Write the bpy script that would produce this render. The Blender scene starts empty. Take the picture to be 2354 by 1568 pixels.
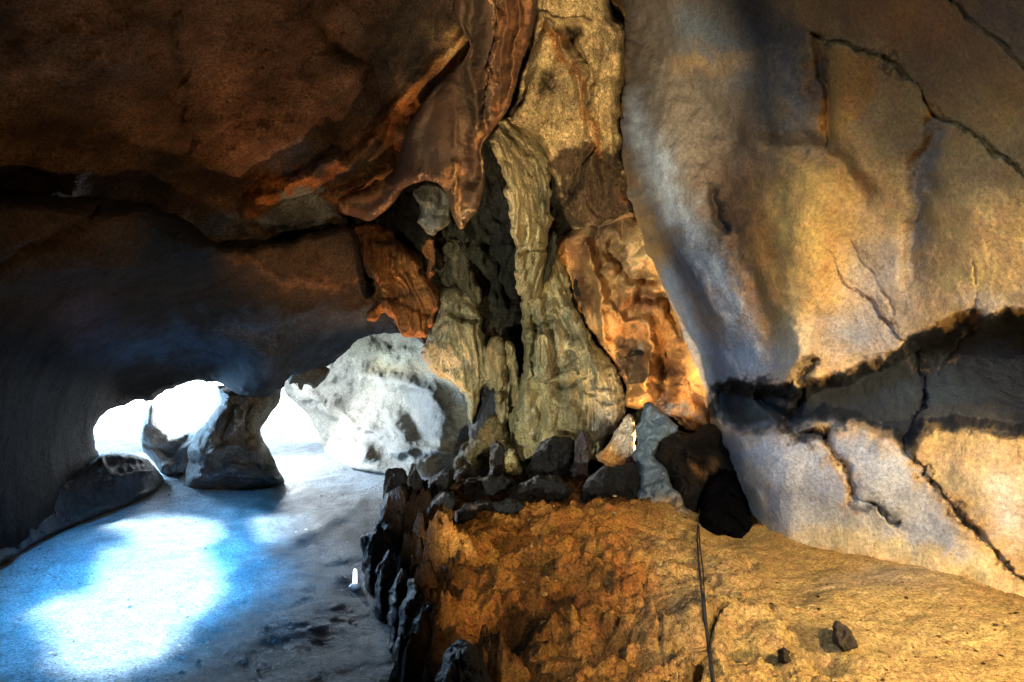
import bpy, math
import numpy as np
from mathutils import Vector

# ------------------------------------------------------------------ camera, world, sun, exposure
S = bpy.context.scene
F = 1569.0; CU, CV = 1177.0, 784.0; CH = 3.0     # a 2354 x 1568 drawing frame: focal length and centre; eye height
cam_d = bpy.data.cameras.new('camera'); cam = bpy.data.objects.new('camera', cam_d)
S.collection.objects.link(cam); S.camera = cam
cam_d.sensor_width = 36; cam_d.lens = 36 * F / 2354; cam_d.clip_start = 0.05; cam_d.clip_end = 500
cam.location = (0, 0, CH); cam.rotation_euler = (math.radians(90), 0, 0)

SUN_EL, SUN_AZ = 40.0, 165.0                      # the sun stands behind and to one side; it reaches the floor through a hole in the vault
el, az = math.radians(SUN_EL), math.radians(SUN_AZ)
SUN_DIR = Vector((math.sin(az) * math.cos(el), math.cos(az) * math.cos(el), math.sin(el)))   # towards the sun
w = bpy.data.worlds.new('World'); S.world = w; w.use_nodes = True
nt = w.node_tree; bg = nt.nodes['Background']
sky = nt.nodes.new('ShaderNodeTexSky'); sky.sky_type = 'NISHITA'; sky.sun_disc = False
sky.sun_elevation = el; sky.sun_rotation = az
nt.links.new(sky.outputs[0], bg.inputs[0]); bg.inputs[1].default_value = 0.10
sl = bpy.data.lights.new('sun', 'SUN'); sl.energy = 5.0; sl.angle = math.radians(1.3); sl.color = (0.74, 0.90, 1.0)
so = bpy.data.objects.new('sun', sl); S.collection.objects.link(so)
so.rotation_euler = (-SUN_DIR).to_track_quat('-Z', 'Y').to_euler()

def lamp(name, loc, aim, size, col, watt, spread=180):
    l = bpy.data.lights.new(name, 'AREA'); l.shape = 'DISK'; l.size = size; l.color = col; l.energy = watt; l.spread = math.radians(spread)
    o = bpy.data.objects.new(name, l); S.collection.objects.link(o); o.location = loc
    o.rotation_euler = (Vector(aim) - Vector(loc)).to_track_quat('-Z', 'Y').to_euler()
    return o

def spot(name, loc, aim, angle, blend, col, watt, r=0.08):
    l = bpy.data.lights.new(name, 'SPOT'); l.spot_size = math.radians(angle); l.spot_blend = blend; l.color = col; l.energy = watt; l.shadow_soft_size = r
    o = bpy.data.objects.new(name, l); S.collection.objects.link(o); o.location = loc
    o.rotation_euler = (Vector(aim) - Vector(loc)).to_track_quat('-Z', 'Y').to_euler()
    return o

# the cave's flood lamps (all stand outside the picture or behind rock)
spot('flood_lamp', (2.5, -0.5, 4.7), (4.8, 5.5, 1.3), 96, 0.9, (1.0, 0.79, 0.48), 365, 0.2)     # on the big wall and the ledge
spot('flood_lamp', (4.2, 1.4, 2.6), (1.2, 7.0, 0.9), 80, 0.9, (1.0, 0.74, 0.40), 240, 0.02)      # low over the ledge
spot('flood_lamp', (-2.4, 3.0, 1.4), (0.55, 11.0, 3.0), 44, 0.7, (0.98, 0.96, 0.78), 520, 0.04)     # the dripstone column
spot('flood_lamp', (1.9, 9.7, 1.25), (1.9, 10.8, 4.6), 110, 0.6, (1.0, 0.60, 0.27), 52, 0.04)     # behind the stones at the passage
spot('flood_lamp', (-1.75, 10.7, 1.0), (-1.7, 11.2, 6.0), 100, 0.8, (1.0, 0.54, 0.24), 85, 0.08)   # behind the rim stones, up at the ceiling
spot('flood_lamp', (0.2, 1.6, 1.6), (0.9, 10.4, 7.2), 34, 0.8, (1.0, 0.76, 0.46), 1000, 0.05)      # up at the top of the column
spot('flood_lamp', (-1.3, 3.0, 0.9), (-4.6, 8.5, 6.5), 90, 0.9, (1.0, 0.60, 0.30), 80, 0.1)       # low by the rim, up at the dark ceiling
# added cool lamps: blue fringe for the floor patches, fill for the wall
lamp('daylight_fill', (-2.46, 1.8, 6.0), (-4.5, 8.9, 0.0), 2.6, (0.04, 0.46, 1.0), 40, 22)
lamp('daylight_fill', (-3.2, 0.2, 6.2), (3.6, 6.8, 1.4), 2.0, (0.50, 0.70, 1.0), 7, 50)
# daylight entering by the mouths
lamp('daylight_fill', (-11.5, 18.5, 1.6), (-6.5, 9.0, 1.4), 2.4, (0.34, 0.64, 1.0), 200, 120)
lamp('daylight_fill', (-8.2, 19.5, 2.6), (-3.0, 14.0, 0.6), 1.8, (0.90, 0.95, 1.0), 50)
lamp('daylight_fill', (-6.6, 17.6, 1.6), (-4.6, 14.2, 0.0), 1.0, (0.90, 0.96, 1.0), 78)

S.view_settings.view_transform = 'Standard'; S.view_settings.look = 'None'
S.view_settings.exposure = 2.8; S.view_settings.gamma = 1.0
S.cycles.use_denoising = True; S.cycles.denoising_prefilter = 'NONE'; S.cycles.adaptive_threshold = 0.015
S.cycles.max_bounces = 5; S.cycles.diffuse_bounces = 3; S.cycles.glossy_bounces = 2
S.cycles.sample_clamp_indirect = 4.0

# ------------------------------------------------------------------ helpers
def P(u, v, d):
    return np.stack([(u - CU) / F * d, d, CH - (v - CV) / F * d], -1)

def _h(ix, iy, iz, seed):
    n = (ix * 374761393 + iy * 668265263 + iz * 2147483647 + seed * 144665) & 0xFFFFFFFF
    n = ((n ^ (n >> 13)) * 1274126177) & 0xFFFFFFFF
    n = ((n ^ (n >> 16)) * 2246822519) & 0xFFFFFFFF
    return ((n ^ (n >> 15)) & 0xFFFFF).astype(np.float64) / 0xFFFFF * 2 - 1

def vnoise(p, seed=0):
    f = np.floor(p); i = f.astype(np.int64); t = p - f; t = t * t * t * (t * (t * 6 - 15) + 10)
    x, y, z = t[..., 0], t[..., 1], t[..., 2]; ix, iy, iz = i[..., 0], i[..., 1], i[..., 2]
    def c(a, b, e): return _h(ix + a, iy + b, iz + e, seed)
    x0 = (c(0,0,0) * (1 - x) + c(1,0,0) * x) * (1 - y) + (c(0,1,0) * (1 - x) + c(1,1,0) * x) * y
    x1 = (c(0,0,1) * (1 - x) + c(1,0,1) * x) * (1 - y) + (c(0,1,1) * (1 - x) + c(1,1,1) * x) * y
    return x0 * (1 - z) + x1 * z

ROT = np.array([[0.36, 0.48, -0.8], [-0.8, 0.6, 0.0], [0.48, 0.64, 0.6]])
def fbm(p, oct=5, seed=0, gain=0.5, ridged=False):
    a = 1.0; s = np.zeros(p.shape[:-1]); q = p.copy()
    for o in range(oct):
        n = vnoise(q, seed + o)
        if ridged: n = 1 - 2 * np.abs(n)
        s += a * n; a *= gain; q = q @ ROT.T * 2.03 + 7.1
    return s

def cells(p, seed=0):
    """distance to the two nearest points of a jittered grid (F1, F2)"""
    f = np.floor(p).astype(np.int64); d1 = np.full(p.shape[:-1], 9.0); d2 = d1.copy()
    for a in (-1, 0, 1):
        for b in (-1, 0, 1):
            for c in (-1, 0, 1):
                i = f + np.array([a, b, c])
                o = np.stack([_h(i[..., 0], i[..., 1], i[..., 2], seed + k) * .42 + .5 for k in (0, 1, 2)], -1)
                d = np.linalg.norm(i + o - p, axis=-1)
                d2 = np.minimum(d2, np.maximum(d, d1)); d1 = np.minimum(d1, d)
    return d1, d2

def sstep(a, b, x):
    t = np.clip((x - a) / (b - a), 0, 1); return t * t * (3 - 2 * t)

def seg_dist(u, v, pts, closed=False):
    pts = np.asarray(pts, float); best = np.full(u.shape, 1e9)
    n = len(pts) if closed else len(pts) - 1
    for i in range(n):
        a = pts[i]; b = pts[(i + 1) % len(pts)]; ab = b - a; L = (ab ** 2).sum() + 1e-9
        t = np.clip(((u - a[0]) * ab[0] + (v - a[1]) * ab[1]) / L, 0, 1)
        best = np.minimum(best, (u - a[0] - t * ab[0]) ** 2 + (v - a[1] - t * ab[1]) ** 2)
    return np.sqrt(best)

def inside(u, v, pts):
    r = np.zeros(u.shape, bool); n = len(pts)
    for i in range(n):
        (x1, y1), (x2, y2) = pts[i], pts[(i + 1) % n]
        if y1 == y2: continue
        r ^= ((y1 > v) != (y2 > v)) & (u < (x2 - x1) * (v - y1) / (y2 - y1) + x1)
    return r

def sdist(u, v, pts):
    d = seg_dist(u, v, pts, True); return np.where(inside(u, v, pts), d, -d)

def smooth_poly(pts, it=1):
    for _ in range(it):
        q = []
        for i in range(len(pts)):
            a = pts[i]; b = pts[(i + 1) % len(pts)]
            q += [(a[0] * .78 + b[0] * .22, a[1] * .78 + b[1] * .22), (a[0] * .22 + b[0] * .78, a[1] * .22 + b[1] * .78)]
        pts = q
    return pts

def tps(ctrl):
    c = np.array(ctrl, float); x = c[:, :2] / 1000; n = len(c)
    if n < 3: return lambda u, v: np.full(np.shape(u), c[:, 2].mean())
    def k(r2): return np.where(r2 > 0, r2 * np.log(r2 + 1e-12), 0)
    A = np.zeros((n + 3, n + 3)); A[:n, :n] = k(((x[:, None] - x[None]) ** 2).sum(-1)) + np.eye(n) * 1e-3
    A[:n, n] = 1; A[:n, n + 1:] = x; A[n, :n] = 1; A[n + 1:, :n] = x.T
    w_ = np.linalg.solve(A, np.r_[c[:, 2], 0, 0, 0])
    def f(u, v):
        u = np.asarray(u) / 1000; v = np.asarray(v) / 1000; s = w_[n] + w_[n + 1] * u + w_[n + 2] * v
        for i in range(n): s = s + w_[i] * k((u - x[i, 0]) ** 2 + (v - x[i, 1]) ** 2)
        return s
    return f

def relief(u, v, feats):
    """carved features (metres towards the viewer's side of the rock)"""
    s = np.zeros(u.shape)
    for f in feats:
        if f[0] == 'bump':
            _, a, b, ra, rb, amp = f[:6]; th = math.radians(f[6]) if len(f) > 6 else 0
            du = (u - a) * math.cos(th) + (v - b) * math.sin(th); dv = -(u - a) * math.sin(th) + (v - b) * math.cos(th)
            s += amp * np.exp(-((du / ra) ** 2 + (dv / rb) ** 2))
        elif f[0] == 'line':
            _, pts, wd, amp = f
            if wd < 8: wd = wd * np.clip(.85 + 1.1 * vnoise(np.stack([u / 34, v / 34, 0 * u], -1), 77) + .5 * vnoise(np.stack([u / 11, v / 11, 0 * u], -1), 78), .25, 2.2)
            s += amp * np.exp(-(seg_dist(u, v, pts) / wd) ** 2)
        elif f[0] == 'sharp':
            _, pts, wd, amp = f; s += amp * np.clip(1 - seg_dist(u, v, pts) / wd, 0, 1)
        elif f[0] == 'poly':
            _, pts, soft, amp = f; s += amp * sstep(-soft * .3, soft, sdist(u, v, pts))
        elif f[0] == 'step':                     # one side of a line stands proud: sharp on the line, fading away from it
            _, pts, wd, amp = f; pts = np.array(pts, float)
            d = seg_dist(u, v, pts); best = np.full(u.shape, 1e9); sg = np.zeros(u.shape)
            for i in range(len(pts) - 1):
                a, b = pts[i], pts[i + 1]; ab = b - a; t = np.clip(((u - a[0]) * ab[0] + (v - a[1]) * ab[1]) / (ab @ ab), 0, 1)
                q = (u - a[0] - t * ab[0]) ** 2 + (v - a[1] - t * ab[1]) ** 2
                sg = np.where(q < best, np.sign(ab[0] * (v - a[1]) - ab[1] * (u - a[0])), sg); best = np.minimum(best, q)
            s += amp * np.where(sg > 0, np.exp(-d / wd), 0) * sstep(0, 5, d)
    return s

def tint(u, v, base, layers):
    c = np.zeros(u.shape + (3,)) + np.array(base)
    for L in layers:
        kind = L[0]
        if kind == 'blob':
            _, a, b, ra, rb, col, k = L[:7]; m = np.exp(-(((u - a) / ra) ** 2 + ((v - b) / rb) ** 2)) * k
        elif kind == 'stroke':
            _, pts, wd, col, k = L
            if wd < 8: wd = wd * np.clip(.85 + 1.1 * vnoise(np.stack([u / 34, v / 34, 0 * u], -1), 77) + .5 * vnoise(np.stack([u / 11, v / 11, 0 * u], -1), 78), .25, 2.2)
            m = np.exp(-(seg_dist(u, v, pts) / wd) ** 2) * k
        else:
            _, pts, soft, col, k = L; m = sstep(-soft, soft, sdist(u, v, pts)) * k
        m = np.clip(m, 0, 1)[..., None]; c = c * (1 - m) + np.array(col) * m
    return c

# ------------------------------------------------------------------ stone
GOLD = (.52, .31, .10); PALE = (.58, .40, .16); RUST = (.42, .14, .03); BLUE = (.25, .35, .50); KHAKI = (.40, .36, .20)
BROWN = (.17, .10, .05); BAND_SHADE = (.005, .014, .026); WHITE = (.58, .58, .55); DARK = (.005, .0045, .0045); UMBER = (.09, .055, .03); GREY = (.25, .26, .26)

def rock(name, scale=6.0, bump=0.35, dist=0.03, stretch=(1, 1, 1), rough=0.75, var=0.45, speck=0.5, wet=0.0, hatch=0.3, hrot=40, hst=5.0):
    m = bpy.data.materials.new(name); m.use_nodes = True; n = m.node_tree.nodes; l = m.node_tree.links
    b = n['Principled BSDF']
    at = n.new('ShaderNodeAttribute'); at.attribute_name = 'Stone'
    tc = n.new('ShaderNodeTexCoord'); mp = n.new('ShaderNodeMapping'); mp.inputs['Scale'].default_value = stretch
    l.new(tc.outputs['Object'], mp.inputs[0])
    def noise(sc, det=8, rg=0.6, typ='FBM', dis=0.0):
        t = n.new('ShaderNodeTexNoise'); t.noise_type = typ; t.inputs['Scale'].default_value = sc; t.inputs['Detail'].default_value = det
        t.inputs['Roughness'].default_value = rg; t.inputs['Distortion'].default_value = dis * .3; l.new(mp.outputs[0], t.inputs[0]); return t
    def ramp(src, a, b_, c0, c1):
        r = n.new('ShaderNodeMapRange'); r.inputs[1].default_value = a; r.inputs[2].default_value = b_; r.inputs[3].default_value = c0; r.inputs[4].default_value = c1
        l.new(src, r.inputs[0]); return r.outputs[0]
    n1 = noise(scale * .5, 9, .65, dis=.6); n2 = noise(scale * 5, 8, .7, dis=.3); n3 = noise(scale * 22, 3, .6)
    vor = n.new('ShaderNodeTexVoronoi'); vor.feature = 'DISTANCE_TO_EDGE'; vor.inputs['Scale'].default_value = scale * .9
    wv = n.new('ShaderNodeVectorMath'); wv.operation = 'MULTIPLY_ADD'; wv.inputs[1].default_value = (.35,) * 3
    l.new(n1.outputs['Color'], wv.inputs[0]); l.new(mp.outputs[0], wv.inputs[2]); l.new(wv.outputs[0], vor.inputs[0])
    def mul(a, b_):
        x = n.new('ShaderNodeMath'); x.operation = 'MULTIPLY'; l.new(a, x.inputs[0]); l.new(b_, x.inputs[1]); return x.outputs[0]
    v1 = ramp(n1.outputs[0], .3, .7, 1 - var, 1 + var * .7)
    v2 = ramp(n2.outputs[0], .32, .66, 1 - speck, 1 + speck * .7)
    v3 = ramp(n3.outputs[0], .35, .65, 1 - speck * .5, 1 + speck * .4)
    hm = n.new('ShaderNodeMapping'); hm.vector_type = 'TEXTURE'; hm.inputs['Rotation'].default_value = (0, math.radians(hrot), 0); hm.inputs['Scale'].default_value = (hst, 1, 1)
    l.new(tc.outputs['Object'], hm.inputs[0])
    nh = noise(scale * 7, 5, .62, dis=.8); l.new(hm.outputs[0], nh.inputs[0])
    val = mul(mul(mul(v1, v2), v3), ramp(nh.outputs[0], .32, .68, 1 - hatch, 1 + hatch * .7))
    hs = n.new('ShaderNodeHueSaturation'); l.new(at.outputs['Color'], hs.inputs['Color']); l.new(val, hs.inputs['Value'])
    n4 = noise(scale * .9, 4, .6)
    l.new(ramp(n4.outputs[0], .3, .7, .488, .512), hs.inputs['Hue'])
    l.new(hs.outputs[0], b.inputs['Base Color'])
    ad = n.new('ShaderNodeMath'); ad.operation = 'ADD'
    l.new(ramp(n2.outputs[0], 0, 1, 0, 1.0), ad.inputs[0]); l.new(ramp(n1.outputs[0], 0, 1, 0, 2.2), ad.inputs[1])
    ad2 = n.new('ShaderNodeMath'); ad2.operation = 'ADD'; l.new(ad.outputs[0], ad2.inputs[0]); l.new(ramp(vor.outputs[0], 0, .06, -.25, 0), ad2.inputs[1])
    ad5 = n.new('ShaderNodeMath'); ad5.operation = 'ADD'; l.new(ad2.outputs[0], ad5.inputs[0]); l.new(ramp(nh.outputs[0], 0, 1, 0, 2.0 * hatch), ad5.inputs[1])
    ad3 = n.new('ShaderNodeMath'); ad3.operation = 'ADD'; l.new(ad5.outputs[0], ad3.inputs[0]); l.new(ramp(n3.outputs[0], 0, 1, 0, .3), ad3.inputs[1])
    bp = n.new('ShaderNodeBump'); bp.inputs['Strength'].default_value = bump; bp.inputs['Distance'].default_value = dist
    l.new(ad3.outputs[0], bp.inputs['Height']); l.new(bp.outputs[0], b.inputs['Normal'])
    l.new(ramp(n2.outputs[0], .3, .7, rough - .15 - wet, rough + .15), b.inputs['Roughness'])
    b.inputs['Specular IOR Level'].default_value = .18 + wet * 3 if wet >= 0 else .03
    return m

M_wall = rock('smooth_limestone', 6.5, .5, .03, (1, 1, 1), .72, .28, .42, .03, .05, 50, 1.5)
M_rough = rock('rough_limestone', 5.0, .9, .07, (1, 1, 1), .8, .5, .7)
M_smooth = rock('dark_limestone', 4.0, .8, .04, (1, 1.6, 1), .8, .35, .5, -.01, .15, 20, 4)
M_drip = rock('dripstone', 6.0, 1.0, .06, (1.5, 1.5, .7), .75, .5, .6, 0, .22, 90, 4)
M_black = rock('black_dripstone', 7.0, .9, .05, (1.4, 1.4, .8), .7, .5, .5, 0)
M_ground = rock('gravel_floor', 7.0, 1.0, .06, (1, 1, 1), .66, .35, .8, .03, .1, 20, 2)
M_ledge = rock('sandy_ledge', 8.0, .8, .05, (1, 1, 1), .85, .4, .65, -.01, .05, 15, 2)
M_void = rock('shadow_gap_black', 5.0, .8, .05, (1, 1, 1), .9, .4, .4, -.01)  # black that stands for the dark gap at the wall foot
M_far = rock('pale_limestone', 3.0, .5, .05, (1, 1, 1.4), .7, .25, .35)

def mesh(name, verts, faces, col, m, parent=None):
    me = bpy.data.meshes.new(name); nv, nf = len(verts), len(faces)
    me.vertices.add(nv); me.vertices.foreach_set('co', np.ascontiguousarray(verts, np.float32).ravel())
    me.loops.add(nf * 4); me.loops.foreach_set('vertex_index', np.ascontiguousarray(faces, np.int32).ravel())
    me.polygons.add(nf); me.polygons.foreach_set('loop_start', np.arange(nf, dtype=np.int32) * 4)
    me.update(calc_edges=True); me.validate()
    me.polygons.foreach_set('use_smooth', np.ones(len(me.polygons), bool))
    if col is not None and len(me.vertices) == nv:
        a = me.attributes.new('Stone', 'FLOAT_COLOR', 'POINT')
        a.data.foreach_set('color', np.c_[np.clip(col, 0, 1), np.ones(nv)].astype(np.float32).ravel())
    me.materials.append(m)
    o = bpy.data.objects.new(name, me); S.collection.objects.link(o); o.parent = parent
    return o

def tag(o, label=None, cat=None, group=None, kind=None):
    if label: o['label'] = label
    if cat: o['category'] = cat
    if group: o['group'] = group
    if kind: o['kind'] = kind
    return o

SEED = [10]
def body(name, poly, depth, R, T, m, base, layers=(), feats=(), step=3.0, rag=4, back=None, fb=(0.08, 1.2, 5), ridged=0.0,
         cellamp=0.0, cellsc=2.0, stretch=(1, 1, 1), warp=10, cwarp=26, sm=1, parent=None, flute=0.0, flsc=9.0, cvar=.12):
    """a closed rock: outline, distance of its front, how far it rounds away (T) over R, then carved by relief and 3-D noise"""
    SEED[0] += 7; sd0 = SEED[0]
    poly = smooth_poly(list(poly), sm); pa = np.array(poly)
    u0, v0 = pa.min(0) - 2 * step - rag; u1, v1 = pa.max(0) + 2 * step + rag
    U, V = np.meshgrid(np.arange(u0, u1, step), np.arange(v0, v1, step))
    D = tps(depth) if not callable(depth) else depth
    q0 = np.stack([U / 70, V / 70, np.full(U.shape, sd0 * 3.3)], -1)
    sd = sdist(U, V, poly) + rag * fbm(q0 * 2.2, 4, sd0 + 3)
    near = sd > -1.5 * step
    gy, gx = np.gradient(sd, step); g2 = np.clip(gx ** 2 + gy ** 2, .3, 4)
    out = near & (sd < 0)
    U = np.where(out, U - sd * gx / g2, U); V = np.where(out, V - sd * gy / g2, V); sd = np.where(out, 0, sd)
    Uw = U + warp * fbm(q0 * 1.3, 4, sd0 + 11, .5); Vw = V + warp * fbm(q0 * 1.3 + 31, 4, sd0 + 12, .5)
    d = D(U, V); t = np.clip(sd / R, 0, 1); prof = np.sqrt(np.clip(1 - (1 - t) ** 2, 0, 1))
    mid = d + T
    p = P(U, V, mid - T * prof)
    ps = p * np.array(stretch)
    edge = sstep(0, R * .35 + 4, sd)
    disp = relief(Uw, Vw, feats)
    if fb[0]: disp = disp + fb[0] * fbm(ps * fb[1], fb[2], sd0)
    if ridged: disp = disp + ridged * (fbm(ps * fb[1] * .9 + 5, 5, sd0 + 40, .5, True))
    if cellamp:
        pw = ps * cellsc + .5 * np.stack([fbm(ps * cellsc * .7 + k * 9, 3, sd0 + 60 + k) for k in range(3)], -1)
        f1, f2 = cells(pw, sd0 + 50); disp = disp + cellamp * (np.clip((f2 - f1) * 2.2, 0, 1) - f1 * .6)
    if flute:
        xx = p[..., 0] + .35 * p[..., 1] + .25 * fbm(p * np.array((1, 1, .5)), 3, sd0 + 70)
        disp = disp + flute * (np.abs(vnoise(np.stack([xx * flsc, 0 * xx, p[..., 2] * .25], -1), sd0 + 71)) * 2 - .6)
    df = mid - T * prof - disp * edge
    bt = back if back is not None else T
    db = mid + bt * prof
    Pf = P(U, V, df); Pb = P(U, V, db)
    Uc = U + cwarp * fbm(q0 * 1.7 + 90, 5, sd0 + 21, .6); Vc = V + cwarp * fbm(q0 * 1.7 + 140, 5, sd0 + 22, .6)
    col = tint(Uc, Vc, base, layers)
    col = col * (1 + cvar * fbm(ps * 2.0 + 3, 4, sd0 + 30))[..., None]
    H, W = U.shape
    quad = near[:-1, :-1] & near[1:, :-1] & near[:-1, 1:] & near[1:, 1:] & ((sd[:-1, :-1] > 0) | (sd[1:, :-1] > 0) | (sd[:-1, 1:] > 0) | (sd[1:, 1:] > 0))
    used = np.zeros((H, W), bool)
    for a, b_ in ((0, 0), (1, 0), (0, 1), (1, 1)): used[a:H - 1 + a, b_:W - 1 + b_] |= quad
    fi = np.full((H, W), -1); fi[used] = np.arange(used.sum())
    inn = used & (sd > 0); bi = fi.copy(); bi[inn] = used.sum() + np.arange(inn.sum())
    verts = np.r_[Pf[used], Pb[inn]]; cols = np.r_[col[used], col[inn]]
    def q(ix): return np.stack([ix[:-1, :-1][quad], ix[:-1, 1:][quad], ix[1:, 1:][quad], ix[1:, :-1][quad]], -1)
    fr = q(fi)[:, ::-1]; bk = q(bi)
    same = (fr[:, ::-1] == bk).all(1)
    return mesh(name, verts, np.r_[fr, bk[~same]], cols, m, parent)

# ------------------------------------------------------------------ the vault that closes the cave round the viewer
PATCHES = [
 [(255,1200),(380,1185),(480,1190),(500,1215),(495,1270),(505,1330),(490,1380),(430,1440),(400,1480),(330,1530),(250,1560),(170,1545),(120,1500),(100,1450),(130,1420),(60,1410),(190,1360),(235,1320),(215,1290),(290,1255)],
 [(585,1195),(650,1180),(705,1190),(710,1205),(670,1235),(630,1250),(590,1248)]]
def vault():
    c = np.array([-0.5, 6.0, 0.0]); r = np.array([16.0, 14.5, 12.0])
    th = np.linspace(0, 2 * np.pi, 900); ph = np.linspace(-.06, np.pi / 2, 330)
    T, Ph = np.meshgrid(th, ph)
    n = np.stack([np.cos(T) * np.cos(Ph), np.sin(T) * np.cos(Ph), np.sin(Ph)], -1)
    p = c + n * r * (1 + .04 * fbm(n * 5, 4, 5))[..., None]
    H, W = T.shape
    cen = (p[:-1, :-1] + p[1:, 1:]) / 2
    # daylight mouths
    y = np.maximum(cen[..., 1], .1); u = CU + cen[..., 0] / y * F; v = CV - (cen[..., 2] - CH) / y * F
    hole = (cen[..., 1] > 5) & (u > 120) & (u < 820) & (v > 780) & (v < 1180)
    # roof holes added in the shape of the floor patches to mask the sun
    s = np.array(SUN_DIR); t = cen[..., 2] / s[2]; g = cen - s * t[..., None]
    gy = np.maximum(g[..., 1], .1); gu = CU + g[..., 0] / gy * F; gv = CV + CH / gy * F
    up = (cen[..., 2] > 2) & (g[..., 1] > 2)
    gu2 = gu + 22 * fbm(np.stack([gu / 60, gv / 30, 0 * gu], -1), 4, 3); gv2 = gv + 9 * fbm(np.stack([gu / 50, gv / 25, 0 * gu + 5], -1), 4, 4)
    for q in PATCHES: hole |= up & inside(gu2, gv2, q)
    keep = ~hole
    ix = np.arange(H * W).reshape(H, W)
    q = np.stack([ix[:-1, :-1][keep], ix[1:, :-1][keep], ix[1:, 1:][keep], ix[:-1, 1:][keep]], -1)
    o = mesh('cave_ceiling', p.reshape(-1, 3), q, np.zeros((H * W, 3)) + np.array(BROWN) * .5, M_rough)
    tag(o, kind='structure')
vault()

# ------------------------------------------------------------------ ground
def ground():
    U, V = np.meshgrid(np.arange(-700, 1500, 4.0), np.r_[np.arange(972, 1160, 1.6), np.arange(1160, 1600, 2.6), np.arange(1600, 2700, 12)])
    d = CH * F / (V - CV); p = P(U, V, d)
    z = .05 * fbm(p * np.array((.5, .5, 1)), 4, 200) + .022 * fbm(p * np.array((2.2, 2.2, 1)), 5, 201)
    z += .35 * sstep(11.5, 15, p[..., 1]) * sstep(-3.5, -1.5, p[..., 0])          # bank rising to the back chamber
    z += .05 * np.exp(-(seg_dist(U, V, [(480,1350),(600,1290),(720,1225),(830,1160)]) / 14) ** 2)
    p[..., 2] += z
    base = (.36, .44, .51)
    q = np.stack([U / 80, V / 40, 0 * U], -1)
    Uc = U + 40 * fbm(q, 5, 210, .6); Vc = V + 18 * fbm(q + 40, 5, 211, .6)
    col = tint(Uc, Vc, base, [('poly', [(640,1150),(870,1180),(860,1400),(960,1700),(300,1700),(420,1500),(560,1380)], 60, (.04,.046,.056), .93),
                              ('blob', 780, 1540, 190, 130, (.05,.055,.07), .85), ('blob', 200, 1290, 200, 40, (.12,.26,.40), .5), ('blob', 600, 1330, 90, 60, (.10,.30,.42), .5)])  # the two blue blobs paint the blue fringe of the sun patches
    H, W = U.shape; ix = np.arange(H * W).reshape(H, W)
    f = np.stack([ix[:-1, :-1], ix[1:, :-1], ix[1:, 1:], ix[:-1, 1:]], -1).reshape(-1, 4)
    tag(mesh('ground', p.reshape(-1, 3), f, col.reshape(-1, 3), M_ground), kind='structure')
    v = np.array([(-60, -40, -.25), (60, -40, -.25), (60, 90, -.25), (-60, 90, -.25)])
    tag(mesh('lower_ground', v, np.array([[0, 1, 2, 3]]), np.zeros((4, 3)) + .3, M_ground), kind='structure')
ground()
def outside():
    m = bpy.data.materials.new('bright_sky'); m.use_nodes = True; b = m.node_tree.nodes['Principled BSDF']
    b.inputs['Base Color'].default_value = (0, 0, 0, 1); b.inputs['Emission Color'].default_value = (.80, .92, 1, 1); b.inputs['Emission Strength'].default_value = 1.5
    a = np.linspace(-1, 1, 25); X = -10.5 + 13 * a; Y = 25 - 3.0 * a * a
    v = np.array([(x, y, z) for z in (-5, 9) for x, y in zip(X, Y)]); n = 25
    f = np.array([(i, i + 1, n + i + 1, n + i) for i in range(n - 1)])
    tag(mesh('sky', v, f, None, m), kind='structure')
outside()

# ------------------------------------------------------------------ the raised ledge (height over the plan)
RIM = [(-.85, 13.5), (-.95, 10.95), (-1.55, 10.6), (-1.85, 10.2), (-1.5, 9.2), (-1.28, 7.6), (-.98, 6.4), (-.72, 5.4), (-.42, 4.5), (0, 3.3), (.5, 1.5), (2.5, -2), (12, -2), (12, 13.5)]
LEDGE_BUMPS = [('bump',1222,1300,36,18,-.48),('bump',1460,1265,38,13,-.16),('bump',1435,1345,14,12,-.14),('bump',1180,1250,60,14,-.08),('bump',1120,1390,60,22,.10),
  ('bump',1330,1230,120,50,.10),('bump',1430,1300,80,40,.09),('bump',1400,1150,60,14,-.12),('bump',1170,1500,85,60,-.5),('bump',1330,1450,160,40,-.12),
  ('sharp',[(1560,1600),(1580,1540),(1620,1470),(1660,1420),(1700,1400)],9,-.14),('sharp',[(1560,1600),(1590,1530),(1620,1480)],22,-.18),
  ('sharp',[(1500,1330),(1480,1380),(1520,1440),(1515,1500)],9,-.07),
  ('sharp',[(1720,1360),(1790,1420),(1830,1470),(1860,1500)],8,-.05),('bump',1850,1480,50,22,-.14),('bump',1900,1500,40,20,-.12),('bump',1610,1330,50,40,-.05),
  ('line',[(1600,1440),(1700,1400),(1780,1440),(1840,1520)],30,.09),('line',[(1930,1360),(2060,1340),(2354,1420)],60,.08),('bump',1720,1285,14,12,-.10),('bump',1660,1215,60,26,-.10)]
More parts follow.
